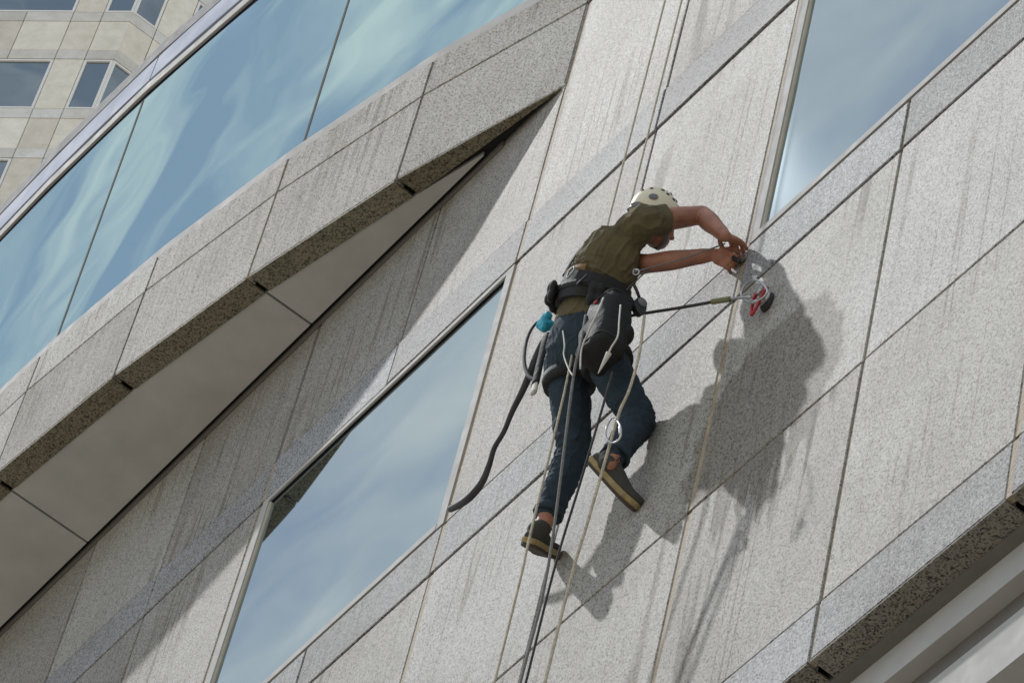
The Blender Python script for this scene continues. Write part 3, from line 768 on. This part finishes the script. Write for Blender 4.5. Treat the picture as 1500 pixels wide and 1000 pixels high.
bm = bmesh.new()
loft_into(bm, [trunk_ring(t, w, d, 28) for t, w, d in [(-0.16, .115, .085), (-0.08, .158, .122), (0.02, .176, .142), (0.14, .172, .138), (0.26, .160, .120), (0.33, .150, .110)]])
for h_, k, a in (('rhip', 'rkn', 'ran'), ('lhip', 'lkn', 'lan')):
    limb(bm, [J[h_]+Vector((0, -.012, .0)), lerp(J[h_], J[k], .45)+Vector((0, -.008, 0)), J[k]], [.103, .088, .070], 18)
    limb(bm, [J[k], lerp(J[k], J[a], .3), lerp(J[k], J[a], .64), lerp(J[k], J[a], .79)], [.070, .069, .060, .056], 18)
def jean_fold(co, n_):
    k = 0.0
    for kn, w_, am in (('rkn', .15, .013), ('lkn', .15, .012), ('ran', .17, .011), ('lan', .17, .012), ('rhip', .13, .007), ('lhip', .13, .007)):
        q = co-J[kn]; e = math.exp(-(q.length/w_)**2)
        if e > .02: k += am*e*ridge(noise.noise(Vector((co.x*9+co.z*6, co.y*9, co.z*27))))
    return k + 0.005*wave(co, 11, 11, 14, 6.3) + 0.004*ridge(noise.noise(Vector((co.x*22, co.y*22, co.z*9+3)))) - .003
jeans = fuse('jeans', bm, 0.0055, JEANS, person, smooth_it=6, fold=jean_fold)
for k, a in (('rkn', 'ran'), ('lkn', 'lan')):
    c0 = lerp(J[k], J[a], .785); t = (J[a]-J[k]).normalized(); e1, e2 = frame_from(t, Vector((0, 1, 0.1)))
    bm = bmesh.new()
    prof = [(-0.012, .057), (-0.012, .062), (0.022, .0635), (0.026, .060), (0.026, .050), (0.0, .048)]
    loft_into(bm, [[c0 + t*s + (e1*math.cos(2*math.pi*i/24) + e2*math.sin(2*math.pi*i/24))*(r_+0.003*math.sin(i*1.9)) for i in range(24)] for s, r_ in prof], caps=False)
    bm_obj('trouser_cuff', bm, JEANS, jeans, smooth=True)

# shoes
def shoe(hl, toe, an, side):
    H, T_, A = J[hl], J[toe], J[an]
    ax = (T_-H).normalized(); ln = (T_-H).length + 0.03
    upv = (A - lerp(H, T_, .18)); upv = (upv - ax*upv.dot(ax)).normalized()
    sole = (fw - ax*fw.dot(ax)).normalized()                 # the tread is turned towards the street below
    upv = (upv*.72 + sole*(.36 if side > 0 else .12)); upv = (upv - ax*upv.dot(ax)).normalized(); sd = ax.cross(upv)
    o0 = H - ax*0.015 - upv*0.012
    def hw(s):
        pts = [(0, .012), (.03, .024), (.10, .033), (.25, .035), (.45, .037), (.68, .047), (.82, .045), (.93, .032), (.985, .014), (1, .004)]
        for (a, va), (c, vc) in zip(pts, pts[1:]):
            if s <= c: return va + (vc-va)*(s-a)/(c-a)
        return .004
    S = [0, .012, .03, .06, .1, .17, .25, .35, .45, .56, .68, .76, .82, .88, .93, .965, .985, 1]
    def layer(grow, u_, spring=.012):
        out = []
        for s in S: out.append(o0 + ax*(ln*s) + sd*(hw(s)+grow + .004*side*math.sin(3.1*s)) + upv*(u_ + spring*max(0, s-.6)**2*6))
        for s in reversed(S): out.append(o0 + ax*(ln*s) - sd*(hw(s)+grow - .004*side*math.sin(3.1*s)) + upv*(u_ + spring*max(0, s-.6)**2*6))
        return out
    st = empty('shoe', (0, 0, 0)); st.parent = person; st.matrix_parent_inverse = Matrix.Identity(4)
    bm = bmesh.new(); loft_into(bm, [layer(.001, -.004), layer(.005, 0), layer(.005, .009)]); bm_obj('outsole', bm, OUTSOLE, st)
    bm = bmesh.new(); loft_into(bm, [layer(.0045, .0092), layer(.0075, .014), layer(.0075, .030), layer(.005, .033)]); bm_obj('midsole', bm, TANSOLE, st)
    bm = bmesh.new()
    loft_into(bm, [layer(.001, .030), layer(.003, .040), layer(-.002, .052), layer(-.012, .062)])
    cen = o0+ax*(ln*.16)+upv*.045; limb(bm, [cen, lerp(cen, A, .45), lerp(cen, A, .85)], [.036, .040, .043])
    limb(bm, [o0+ax*(ln*.18)+upv*.075, o0+ax*(ln*.42)+upv*.058, o0+ax*(ln*.72)+upv*.042], [.040, .036, .030])
    fuse('upper', bm, 0.006, CANVAS, st, smooth_it=4)
    for q in range(5):
        c = o0 + ax*(ln*(.34+.075*q)) + upv*(.096-.009*q)
        tube('lace', [c - sd*.022 - upv*.008 + ax*.006, c + upv*.003, c + sd*.022 - upv*.008 - ax*.006], .0032, DARK, st, n=6, seg=8)
    c = o0 + ax*(ln*.33) + upv*.104
    tube('lace', [c, c+sd*.03+upv*.012, c+sd*.045-upv*.01+ax*.012], .0028, DARK, st, n=6, seg=10)
shoe('rheel', 'rtoe', 'ran', 1); shoe('lheel', 'ltoe', 'lan', -1)

# helmet
hel = empty('helmet', (0, 0, 0)); hel.parent = person
tag(hel, 'cream climbing helmet with round dark vents')
def shell_pt(a, e, g=0.0):
    """a round the head from the front, e up from the rim, both radians"""
    ca, sa = math.cos(a), math.sin(a)
    lw, ll, lh = .094+g, .115+g, .112+g
    return hp(sa*lw*math.cos(e), -0.010 + ca*ll*math.cos(e), 0.022 + lh*math.sin(e) - 0.02*(1-math.sin(max(e, 0)))*(0.35-0.65*ca))
bm = bmesh.new(); NA = 40
rings = [[shell_pt(2*math.pi*i/NA, e, -0.010) for i in range(NA)] for e in (0.0,)]
rings += [[shell_pt(2*math.pi*i/NA, e, 0.002 if e < .03 else 0) for i in range(NA)] for e in (-.02, .06, .16, .3, .45, .6, .75, .9, 1.05, 1.2, 1.33, 1.45, 1.54)]
loft_into(bm, rings); bm_obj('shell', bm, CREAM, hel, smooth=True)
def vent(a, e, ra, rb, mat, lift=0.0012, name='vent'):
    c = shell_pt(a, e, lift); ta = (shell_pt(a+.02, e, lift)-shell_pt(a-.02, e, lift)).normalized(); te = (shell_pt(a, e+.02, lift)-shell_pt(a, e-.02, lift)).normalized()
    n_ = ta.cross(te).normalized()
    if n_.dot(c-hp(0, 0, 0.03)) < 0: n_ = -n_
    bm = bmesh.new(); ball_into(bm, c - n_*0.001, (ta, te, n_), (ra, rb, 0.0035), 14); bm_obj(name, bm, mat, hel, smooth=True)
for a, e in ((1.2, .62), (1.55, .78), (.85, .66), (.55, .5), (1.85, .95), (.45, .85), (1.05, .98), (.8, .28), (-1.2, .62), (-.85, .66), (-.55, .5), (-1.55, .78), (2.6, .9), (-2.6, .9), (3.14, .75)):
    vent(a, e, .0095, .0065, DARK)
vent(2.25, .42, .021, .016, GREYP, 0.003, 'side_clip'); vent(-2.25, .42, .021, .016, GREYP, 0.003, 'side_clip')
vent(2.9, .08, .03, .011, GREYP, 0.004, 'rear_clip')
ring_tube('rim', [shell_pt(2*math.pi*i/20, 0.0, 0.002) for i in range(20)], .0038, GREYP, hel)
for s in (-1, 1):
    tube('chin_strap', [hp(s*.090, .015, .015), hp(s*.078, .022, -.045), hp(s*.056, .042, -.095), hp(0, .052, -.122)], .0095, GREYP, hel, n=8, seg=16, flat=.3, hint=Vector((s*0.1, 1, 0)))
    tube('chin_strap', [hp(s*.086, -.06, .01), hp(s*.078, -.02, -.035), hp(s*.072, .028, -.062)], .007, GREYP, hel, n=8, seg=12, flat=.35, hint=Vector((s*.1, 1, 0)))

# harness
har = empty('harness', (0, 0, 0)); har.parent = person
def band_on_trunk(name, t0, t1, g, mat, a0=0.0, a1=2*math.pi, thick=0.012, n=40, wob=0.0):
    def ringpts(t, gg):
        w = 0.155; d = .122
        rv, fwd, u_ = trunk_axes(t); c = spine(t); out = []
        for k in range(n+1):
            a = a0 + (a1-a0)*k/n; ca, sa = math.cos(a), math.sin(a)
            out.append(c + u_*(wob*math.sin(3*a)) + rv*((w+gg)*math.copysign(abs(ca)**.8, ca)) + fwd*((d+gg)*math.copysign(abs(sa)**.8, sa)))
        return out
    layers = [ringpts(t0, g-thick), ringpts(t0, g), ringpts(lerp(t0, t1, .5), g+.005), ringpts(t1, g), ringpts(t1, g-thick)]
    v = [p for L_ in layers for p in L_]; f = []; m = n+1
    for q in range(5):
        for k in range(n):
            a = q*m+k; b_ = ((q+1) % 5)*m+k
            f.append((a, a+1, b_+1, b_))
    if a1-a0 < 6.2: f += [tuple(q*m for q in range(4, -1, -1)), tuple(q*m+n for q in range(5))]
    return mesh_obj(name, v, f, mat, har, smooth=False)
band_on_trunk('waist_belt', .355, .53, .016, WEB, thick=.02, wob=.004)
band_on_trunk('belt_padding', .52, .575, .012, PAD, a0=math.pi*1.1, a1=math.pi*1.72, thick=.015)
band_on_trunk('belt_strap', .42, .46, .024, WEB, thick=.006)
for h_, k in (('rhip', 'rkn'), ('lhip', 'lkn')):
    c0 = lerp(J[h_], J[k], .22); t = (J[k]-J[h_]).normalized(); e1, e2 = frame_from(t, Vector((0, 1, .1)))
    bm = bmesh.new(); prof = [(-.028, .096), (-.028, .112), (.0, .116), (.028, .111), (.028, .09)]
    loft_into(bm, [[c0 + Vector((0, -.008, 0)) + t*s + (e1*math.cos(2*math.pi*i/28) + e2*math.sin(2*math.pi*i/28))*r_ for i in range(28)] for s, r_ in prof], caps=False)
    bm_obj('leg_loop', bm, WEB, har, smooth=True)
def on_back(t, a, g=.004):
    rv, fwd, u_ = trunk_axes(t)
    w = .160; d = .124
    if t > .6: w, d = lerp(.160, .180, (t-.6)/.3), lerp(.124, .132, (t-.6)/.3)
    ca, sa = math.cos(a), math.sin(a)
    return spine(t) + rv*((w+g)*math.copysign(abs(ca)**.8, ca)) + fwd*((d+g)*math.copysign(abs(sa)**.8, sa))
tube('shoulder_strap', [on_back(.54, 4.4, .014), on_back(.66, 4.35, .008), on_back(.78, 4.2, .006), on_back(.88, 4.0, .004), on_back(.95, 3.8, -.02)], .016, WEB, har, n=8, seg=24, flat=.3, hint=Vector((1, 0, 0)))
for a in (3.5, 4.0, 5.3):
    p = on_back(.42, a, .03)
    ring_tube('gear_loop', [p, p+Vector((.02, -.012, -.03)), p+Vector((.05, -.014, -.035)), p+Vector((.065, -.004, -.005))], .0045, DARK, har)
for a in (3.75, 5.0):
    p = on_back(.5, a, .034)
    ring_tube('buckle', [p+Vector((-.018, 0, .02)), p+Vector((.018, 0, .02)), p+Vector((.018, 0, -.02)), p+Vector((-.018, 0, -.02))], .004, GREYP, har)

# ================================================================== gear that hangs from the climber
bagc = at(893, 462, .385)
bag = empty('tool_bag', bagc - Vector((0, 0, .34))); tag(bag, 'black bucket tool bag hanging at the climber\'s right hip', 'bag')
def bagring(z, r_, e=0.0, n=36):
    out = []
    for i in range(n):
        a = 2*math.pi*i/n; ca, sa = math.cos(a), math.sin(a)
        out.append(bagc + Vector((r_*1.22*math.copysign(abs(ca)**.5, ca), r_*.95*math.copysign(abs(sa)**.55, sa), z + e*math.sin(2*a+1))))
    return out
bm = bmesh.new()
loft_into(bm, [bagring(.055, .058, .006), bagring(.06, .070, .008), bagring(.0, .079), bagring(-.06, .078), bagring(-.12, .081), bagring(-.19, .080), bagring(-.25, .078), bagring(-.285, .072), bagring(-.292, .03)])
for v in bm.verts:
    q = v.co; v.co += Vector((noise.noise(q*14), noise.noise(q*14+Vector((5, 0, 0))), 0))*0.022
bm_obj('bag_body', bm, VINYL, bag, smooth=True)
ring_tube('bag_rim', bagring(.058, .071, .008, 16), .006, WEB, bag)
ring_tube('bag_seam', bagring(-.235, .0785, 0, 16), .0035, DARK, bag)
tube('bag_strap', [bagc+Vector((-.05, .03, .05)), bagc+Vector((-.06, .05, .12)), on_back(.44, 5.6, .03)], .012, WEB, bag, n=8, seg=10, flat=.3)
bm = bmesh.new(); ball_into(bm, bagc + Vector((.055, .055, -.13)), AXW, (.045, .045, .06), 18); bm_obj('side_pocket', bm, VINYL, bag, smooth=True)
bm = bmesh.new(); ball_into(bm, bagc + Vector((-.02, -.068, .045)), AXW, (.016, .006, .012), 10); bm_obj('red_tag', bm, RED, bag, smooth=True)

def P(*a): return [at(*q) for q in a]
def simple(name, o, label, cat, group=None): tag(o, label, cat, group); return o
def down(pts, z=0.02):
    """let a rope end hang on to the pavement, out of the picture"""
    q = pts[-1]; return pts + [Vector((q.x, q.y, lerp(q.z, z, f))) for f in (.08, .35, .7, 1)]
# upright ropes from the roof
def roof_rope(px, py, d, zbot, label, mat, rad):
    p = at(px, py, d)
    pts = [Vector((p.x, p.y, z)) for z in (zbot, zbot+.8, 19, 21, 23.5, 25.6)] + [Vector((p.x, Y0-.02, 25.86)), Vector((p.x, Y0+.5, 25.84))]
    o = tube('rope', pts, rad, mat, None, n=8, seg=120)
    return simple('rope', o, label, 'rope', 'tan ropes from the roof')
roof_rope(936, 150, .37, J['rsh'].z-.15, 'tan rope coming down from the roof, left of the helmet', ROPE_T, .0048)
roof_rope(961, 150, .30, J['head'].z-.10, 'tan rope coming down from the roof onto the cream helmet', ROPE_T, .0048)
simple('rope', tube('rope', down(P((842, 500, .37), (830, 560, .37), (817, 616, .36), (775, 790, .33), (764, 840, .32), (724, 1000, .30))), .0054, ROPE_T, None, n=8, seg=160),
       'tan rope hanging past the left shoe', 'rope', 'rope tails below the climber')
simple('rope', tube('rope', down(P((858, 462, .46), (850, 510, .46), (839, 560, .44), (803, 829, .34), (762, 1000, .32))), .0062, ROPE_G, None, n=8, seg=160),
       'grey rope hanging over the left thigh from the tool bag', 'rope', 'rope tails below the climber')
simple('rope', tube('rope', down(P((897, 545, .36), (890, 571, .36), (852, 700, .33), (813, 829, .31), (770, 1000, .30))), .0054, ROPE_D, None, n=8, seg=160),
       'dark rope hanging between the legs', 'rope', 'rope tails below the climber')
simple('rope', tube('rope', down(P((944, 462, .30), (936, 520, .32), (922, 570, .32), (908, 602, .31), (893, 652, .30), (862, 760, .28), (838, 840, .27), (798, 1000, .26))), .0062, ROPE_T, None, n=8, seg=160),
       'thick tan rope running from the black descender past the raised shoe', 'rope', 'rope tails below the climber')
# descender
dc = at(937, 450, .29)
desc = empty('descender', dc); tag(desc, 'black rope descender in front of the climber\'s belly', 'descender')
bm = bmesh.new(); loft_into(bm, [[dc + Vector((o_, .034*math.cos(2*math.pi*i/20)*(1.0 if math.cos(2*math.pi*i/20) < 0 else .8), .052*math.sin(2*math.pi*i/20))) for i in range(20)] for o_ in (-.012, -.009, .009, .012)])
bm_obj('side_plate', bm, DARK, desc)
bm = bmesh.new(); ball_into(bm, dc + Vector((.014, 0, .02)), AXW, (.012, .024, .024), 14); bm_obj('cam', bm, GREYP, desc, smooth=True)
tube('lever', [dc+Vector((.012, -.02, .04)), dc+Vector((.02, -.045, .06)), dc+Vector((.02, -.06, .075))], .007, DARK, desc, n=8, seg=8)
# lanyard to the anchor
cupc = at(1126, 444, .0)
ly = empty('lanyard', at(990, 452, .2)); tag(ly, 'black lanyard with olive sleeve from the descender to the red-handled anchor', 'lanyard')
tube('line', P((915, 464, .30), (943, 459, .27), (1000, 450, .19), (1050, 441, .12)), .0068, ROPE_D, ly, n=8, seg=24)
tube('sleeve', P((1043, 442, .135), (1056, 440, .115), (1069, 438, .10)), .0125, OLIVE, ly, n=10, seg=10)
tube('thimble', P((1068, 438, .10), (1084, 436, .09), (1100, 435, .08)), .006, STEEL, ly, n=8, seg=10)
def carabiner(pts, rad, label, gate=(0, 1), group=None, mat=STEEL):
    c = sum(pts, Vector())/len(pts)
    e = empty('carabiner', c); tag(e, label, 'carabiner', group)
    ring_tube('body', pts, rad, mat, e)
    a, b_ = pts[gate[0]], pts[gate[1]]
    tube('gate_sleeve', [lerp(a, b_, .2), lerp(a, b_, .8)], rad*1.7, mat, e, n=10, seg=4)
    return e
carabiner(P((1086, 434, .07), (1090, 420, .08), (1103, 410, .085), (1116, 415, .075), (1124, 428, .06), (1112, 440, .055), (1099, 444, .06)), .0052, 'large silver carabiner clipped to the red-handled anchor', (5, 6))
carabiner(P((897, 612, .32), (908, 622, .32), (909, 640, .31), (899, 648, .31), (889, 643, .32), (888, 628, .33)), .0042, 'silver carabiner hanging at the bent right knee', (1, 2))
carabiner(P((929, 394, .39), (936, 396, .385), (934, 402, .385), (928, 401, .39)), .0032, 'small steel carabiner at the climber\'s chest', (0, 1))
carabiner(P((822, 428, .47), (828, 420, .47), (831, 434, .47), (826, 444, .47)), .0045, 'small dark carabiner on the back of the harness belt', (0, 1), mat=GREYP)
# anchor stuck to the wall
anc = empty('wall_anchor', cupc); tag(anc, 'red-handled suction anchor with black pad stuck to the granite', 'anchor')
def disc(name, c, r_, d0, d1, mat, bev=.004, n=28, sx=1.0, sz=1.0):
    bm = bmesh.new()
    loft_into(bm, [[c + Vector((rr*sx*math.cos(2*math.pi*i/n), -dd, rr*sz*math.sin(2*math.pi*i/n))) for i in range(n)] for rr, dd in ((r_, d0), (r_, d1-bev), (r_-bev, d1))])
    return bm_obj(name, bm, mat, anc, smooth=False)
disc('pad', cupc, .044, .002, .020, RUBBER, .008, sx=.85, sz=1.25)
disc('plate', cupc + Vector((0, 0, .008)), .036, .022, .034, STEEL, .006)
disc('pump', cupc + Vector((.002, 0, .03)), .020, .034, .066, STEEL, .006)
b0 = cupc + Vector((-.012, -.045, .0))
ring_tube('handle', [b0+Vector((-.034, 0, .050)), b0+Vector((.012, 0, .060)), b0+Vector((.036, 0, .030)), b0+Vector((.012, -.012, -.100)), b0+Vector((-.010, -.012, -.104))], .0072, RED, anc)
tube('lever', [b0+Vector((-.03, 0, .03)), b0+Vector((.0, -.006, .035)), b0+Vector((.045, .01, .042))], .0065, RED, anc, n=8, seg=10)
# thin cord up to the hand, and cords on the bag
simple('cord', tube('cord', P((928, 399, .40), (945, 394, .36), (1000, 379, .24), (1062, 357, .10)), .0032, ROPE_G, None, n=6, seg=24), 'thin grey cord stretched from the chest carabiner to the right hand', 'cord')
simple('cord', tube('cord', P((918, 425, .42), (930, 413, .41), (948, 396, .37)), .003, ROPE_D, None, n=6, seg=12), 'thin dark cord from the belt up to the grey cord', 'cord')
simple('cord', tube('cord', P((884, 436, .475), (876, 456, .485), (862, 486, .475), (852, 512, .46), (850, 540, .45)), .0038, WHITEC, None, n=6, seg=30), 'white cord lying across the left side of the tool bag', 'cord')
simple('cord', tube('cord', P((909, 447, .465), (907, 470, .475), (905, 492, .475), (896, 508, .475), (889, 522, .475)), .0036, WHITEC, None, n=6, seg=30), 'white cord down the right side of the tool bag to the white spike', 'cord')
simple('cord', tube('cord', P((824, 480, .44), (827, 505, .45), (826, 520, .45), (833, 540, .45), (839, 550, .455)), .0036, WHITEC, None, n=6, seg=30), 'short white cord dangling below the cyan cloth', 'cord')
sp = P((892, 517, .478), (884, 532, .478), (876, 547, .478))
simple('spike', tube('spike', sp, lambda u: .0105*(1-u)+.0018, WHITEC, None, n=10, seg=10), 'white tapered spike hanging at the bottom of the tool bag', 'spike')
# hose, holster and cloth at the left hip
simple('rubber_hose', tube('rubber_hose', P((806, 492, .38), (797, 500, .38), (787, 520, .37), (776, 548, .36), (765, 573, .34), (750, 603, .32), (738, 632, .31), (724, 656, .30), (716, 682, .29), (706, 706, .28), (690, 726, .28), (674, 738, .275), (660, 745, .27)), lambda u: .0140+.003*math.sin(u*9), HOSE, None, n=12, seg=80),
       'long dark hose curving down from the left hip towards the window frame', 'hose')
simple('rubber_loop', tube('rubber_loop', P((803, 470, .38), (790, 470, .39), (778, 483, .40), (770, 505, .40), (768, 530, .40), (774, 550, .39), (783, 556, .38)), .0095, RUBBER, None, n=10, seg=40, flat=.6), 'black rubber loop sticking out behind the cyan cloth', 'loop')
hs = empty('tool_holster', at(792, 535, .38)); tag(hs, 'black squeegee holster hanging beside the hose', 'holster')
tube('sheath', P((800, 492, .39), (795, 515, .39), (789, 540, .385), (784, 563, .38)), .026, VINYL, hs, n=12, seg=14, flat=.45, hint=Vector((1, 0, 0)))
tube('tip', P((784, 562, .38), (783, 569, .38), (782, 575, .38)), .020, WHITEC, hs, n=10, seg=5, flat=.5, hint=Vector((1, 0, 0)))
bm = bmesh.new(); cc = at(802, 474, .39)
for k in range(9):
    ball_into(bm, cc + Vector((rng.uniform(-.02, .02), rng.uniform(-.02, .02), rng.uniform(-.045, .045))), AXW, (rng.uniform(.016, .03), rng.uniform(.016, .028), rng.uniform(.018, .032)), 12)
cloth = fuse('cleaning_cloth', bm, .005, CYAN, None, 3, fold=lambda co, n_: .008*wave(co, 45, 45, 25, 2)+.003*wave(co, 110, 110, 60, 5))
tag(cloth, 'bunched cyan cloth tucked in the harness at the left hip', 'cloth')
# the tool between the hands
sc_ = empty('scraper', at(1078, 376, .03)); tag(sc_, 'round steel blade held against the joint between both hands', 'scraper')
bc = at(1079, 378, .028)
e1 = Vector((.55, .25, -.8)).normalized(); e2 = Vector((.6, .55, .55)); e2 = (e2-e1*e2.dot(e1)).normalized(); e3 = e1.cross(e2)
bm = bmesh.new(); loft_into(bm, [[bc + e1*(.045*math.cos(math.pi*i/15)) + e2*(.045*math.sin(math.pi*i/15)) + e3*o_ for i in range(16)] for o_ in (-.002, .002)])
bm_obj('blade', bm, STEEL, sc_)
tube('grip', [bc - e1*.04 - e2*.004, bc - e2*.010, bc + e1*.04 - e2*.004], .011, DARK, sc_, n=10, seg=10)

# more of the clutter on the belt
for t, a, sz in ((.40, 3.55, (.030, .020, .042)), (.42, 3.95, (.034, .022, .046)), (.41, 4.35, (.030, .018, .040)), (.36, 5.85, (.030, .024, .045))):
    c = on_back(t, a, .036); n_ = (c - spine(t)).normalized(); u_ = trunk_axes(t)[2]; tt = u_.cross(n_).normalized()
    bm = bmesh.new()
    for q in range(4): ball_into(bm, c + tt*(sz[0]*(.5 if q % 2 else -.5)) + u_*(sz[2]*(.5 if q > 1 else -.5)), (tt, n_, u_), (sz[0]*.75, sz[1], sz[2]*.75), 12)
    fuse('belt_pouch', bm, .006, WEB, har, 3)
carabiner(P((818, 478, .42), (826, 480, .42), (824, 491, .42), (816, 489, .42)), .0040, 'small steel carabiner beside the cyan cloth', (0, 1))

# hems and seams
for sh, el in (('rsh', 'rel'), ('lsh', 'lel')):
    c0 = lerp(J[sh], J[el], .30); t = (J[el]-J[sh]).normalized(); e1, e2 = frame_from(t, Vector((0, 1, .1)))
    bm = bmesh.new()
    loft_into(bm, [[c0 + t*s_ + (e1*math.cos(2*math.pi*i/26) + e2*math.sin(2*math.pi*i/26))*(r_ + .0025*math.sin(i*1.7)) for i in range(26)] for s_, r_ in ((-.045, .060), (-.02, .066), (.010, .0675), (.012, .065), (.0, .056))], caps=False)
    bm_obj('sleeve_hem', bm, SHIRT, shirt, smooth=True)
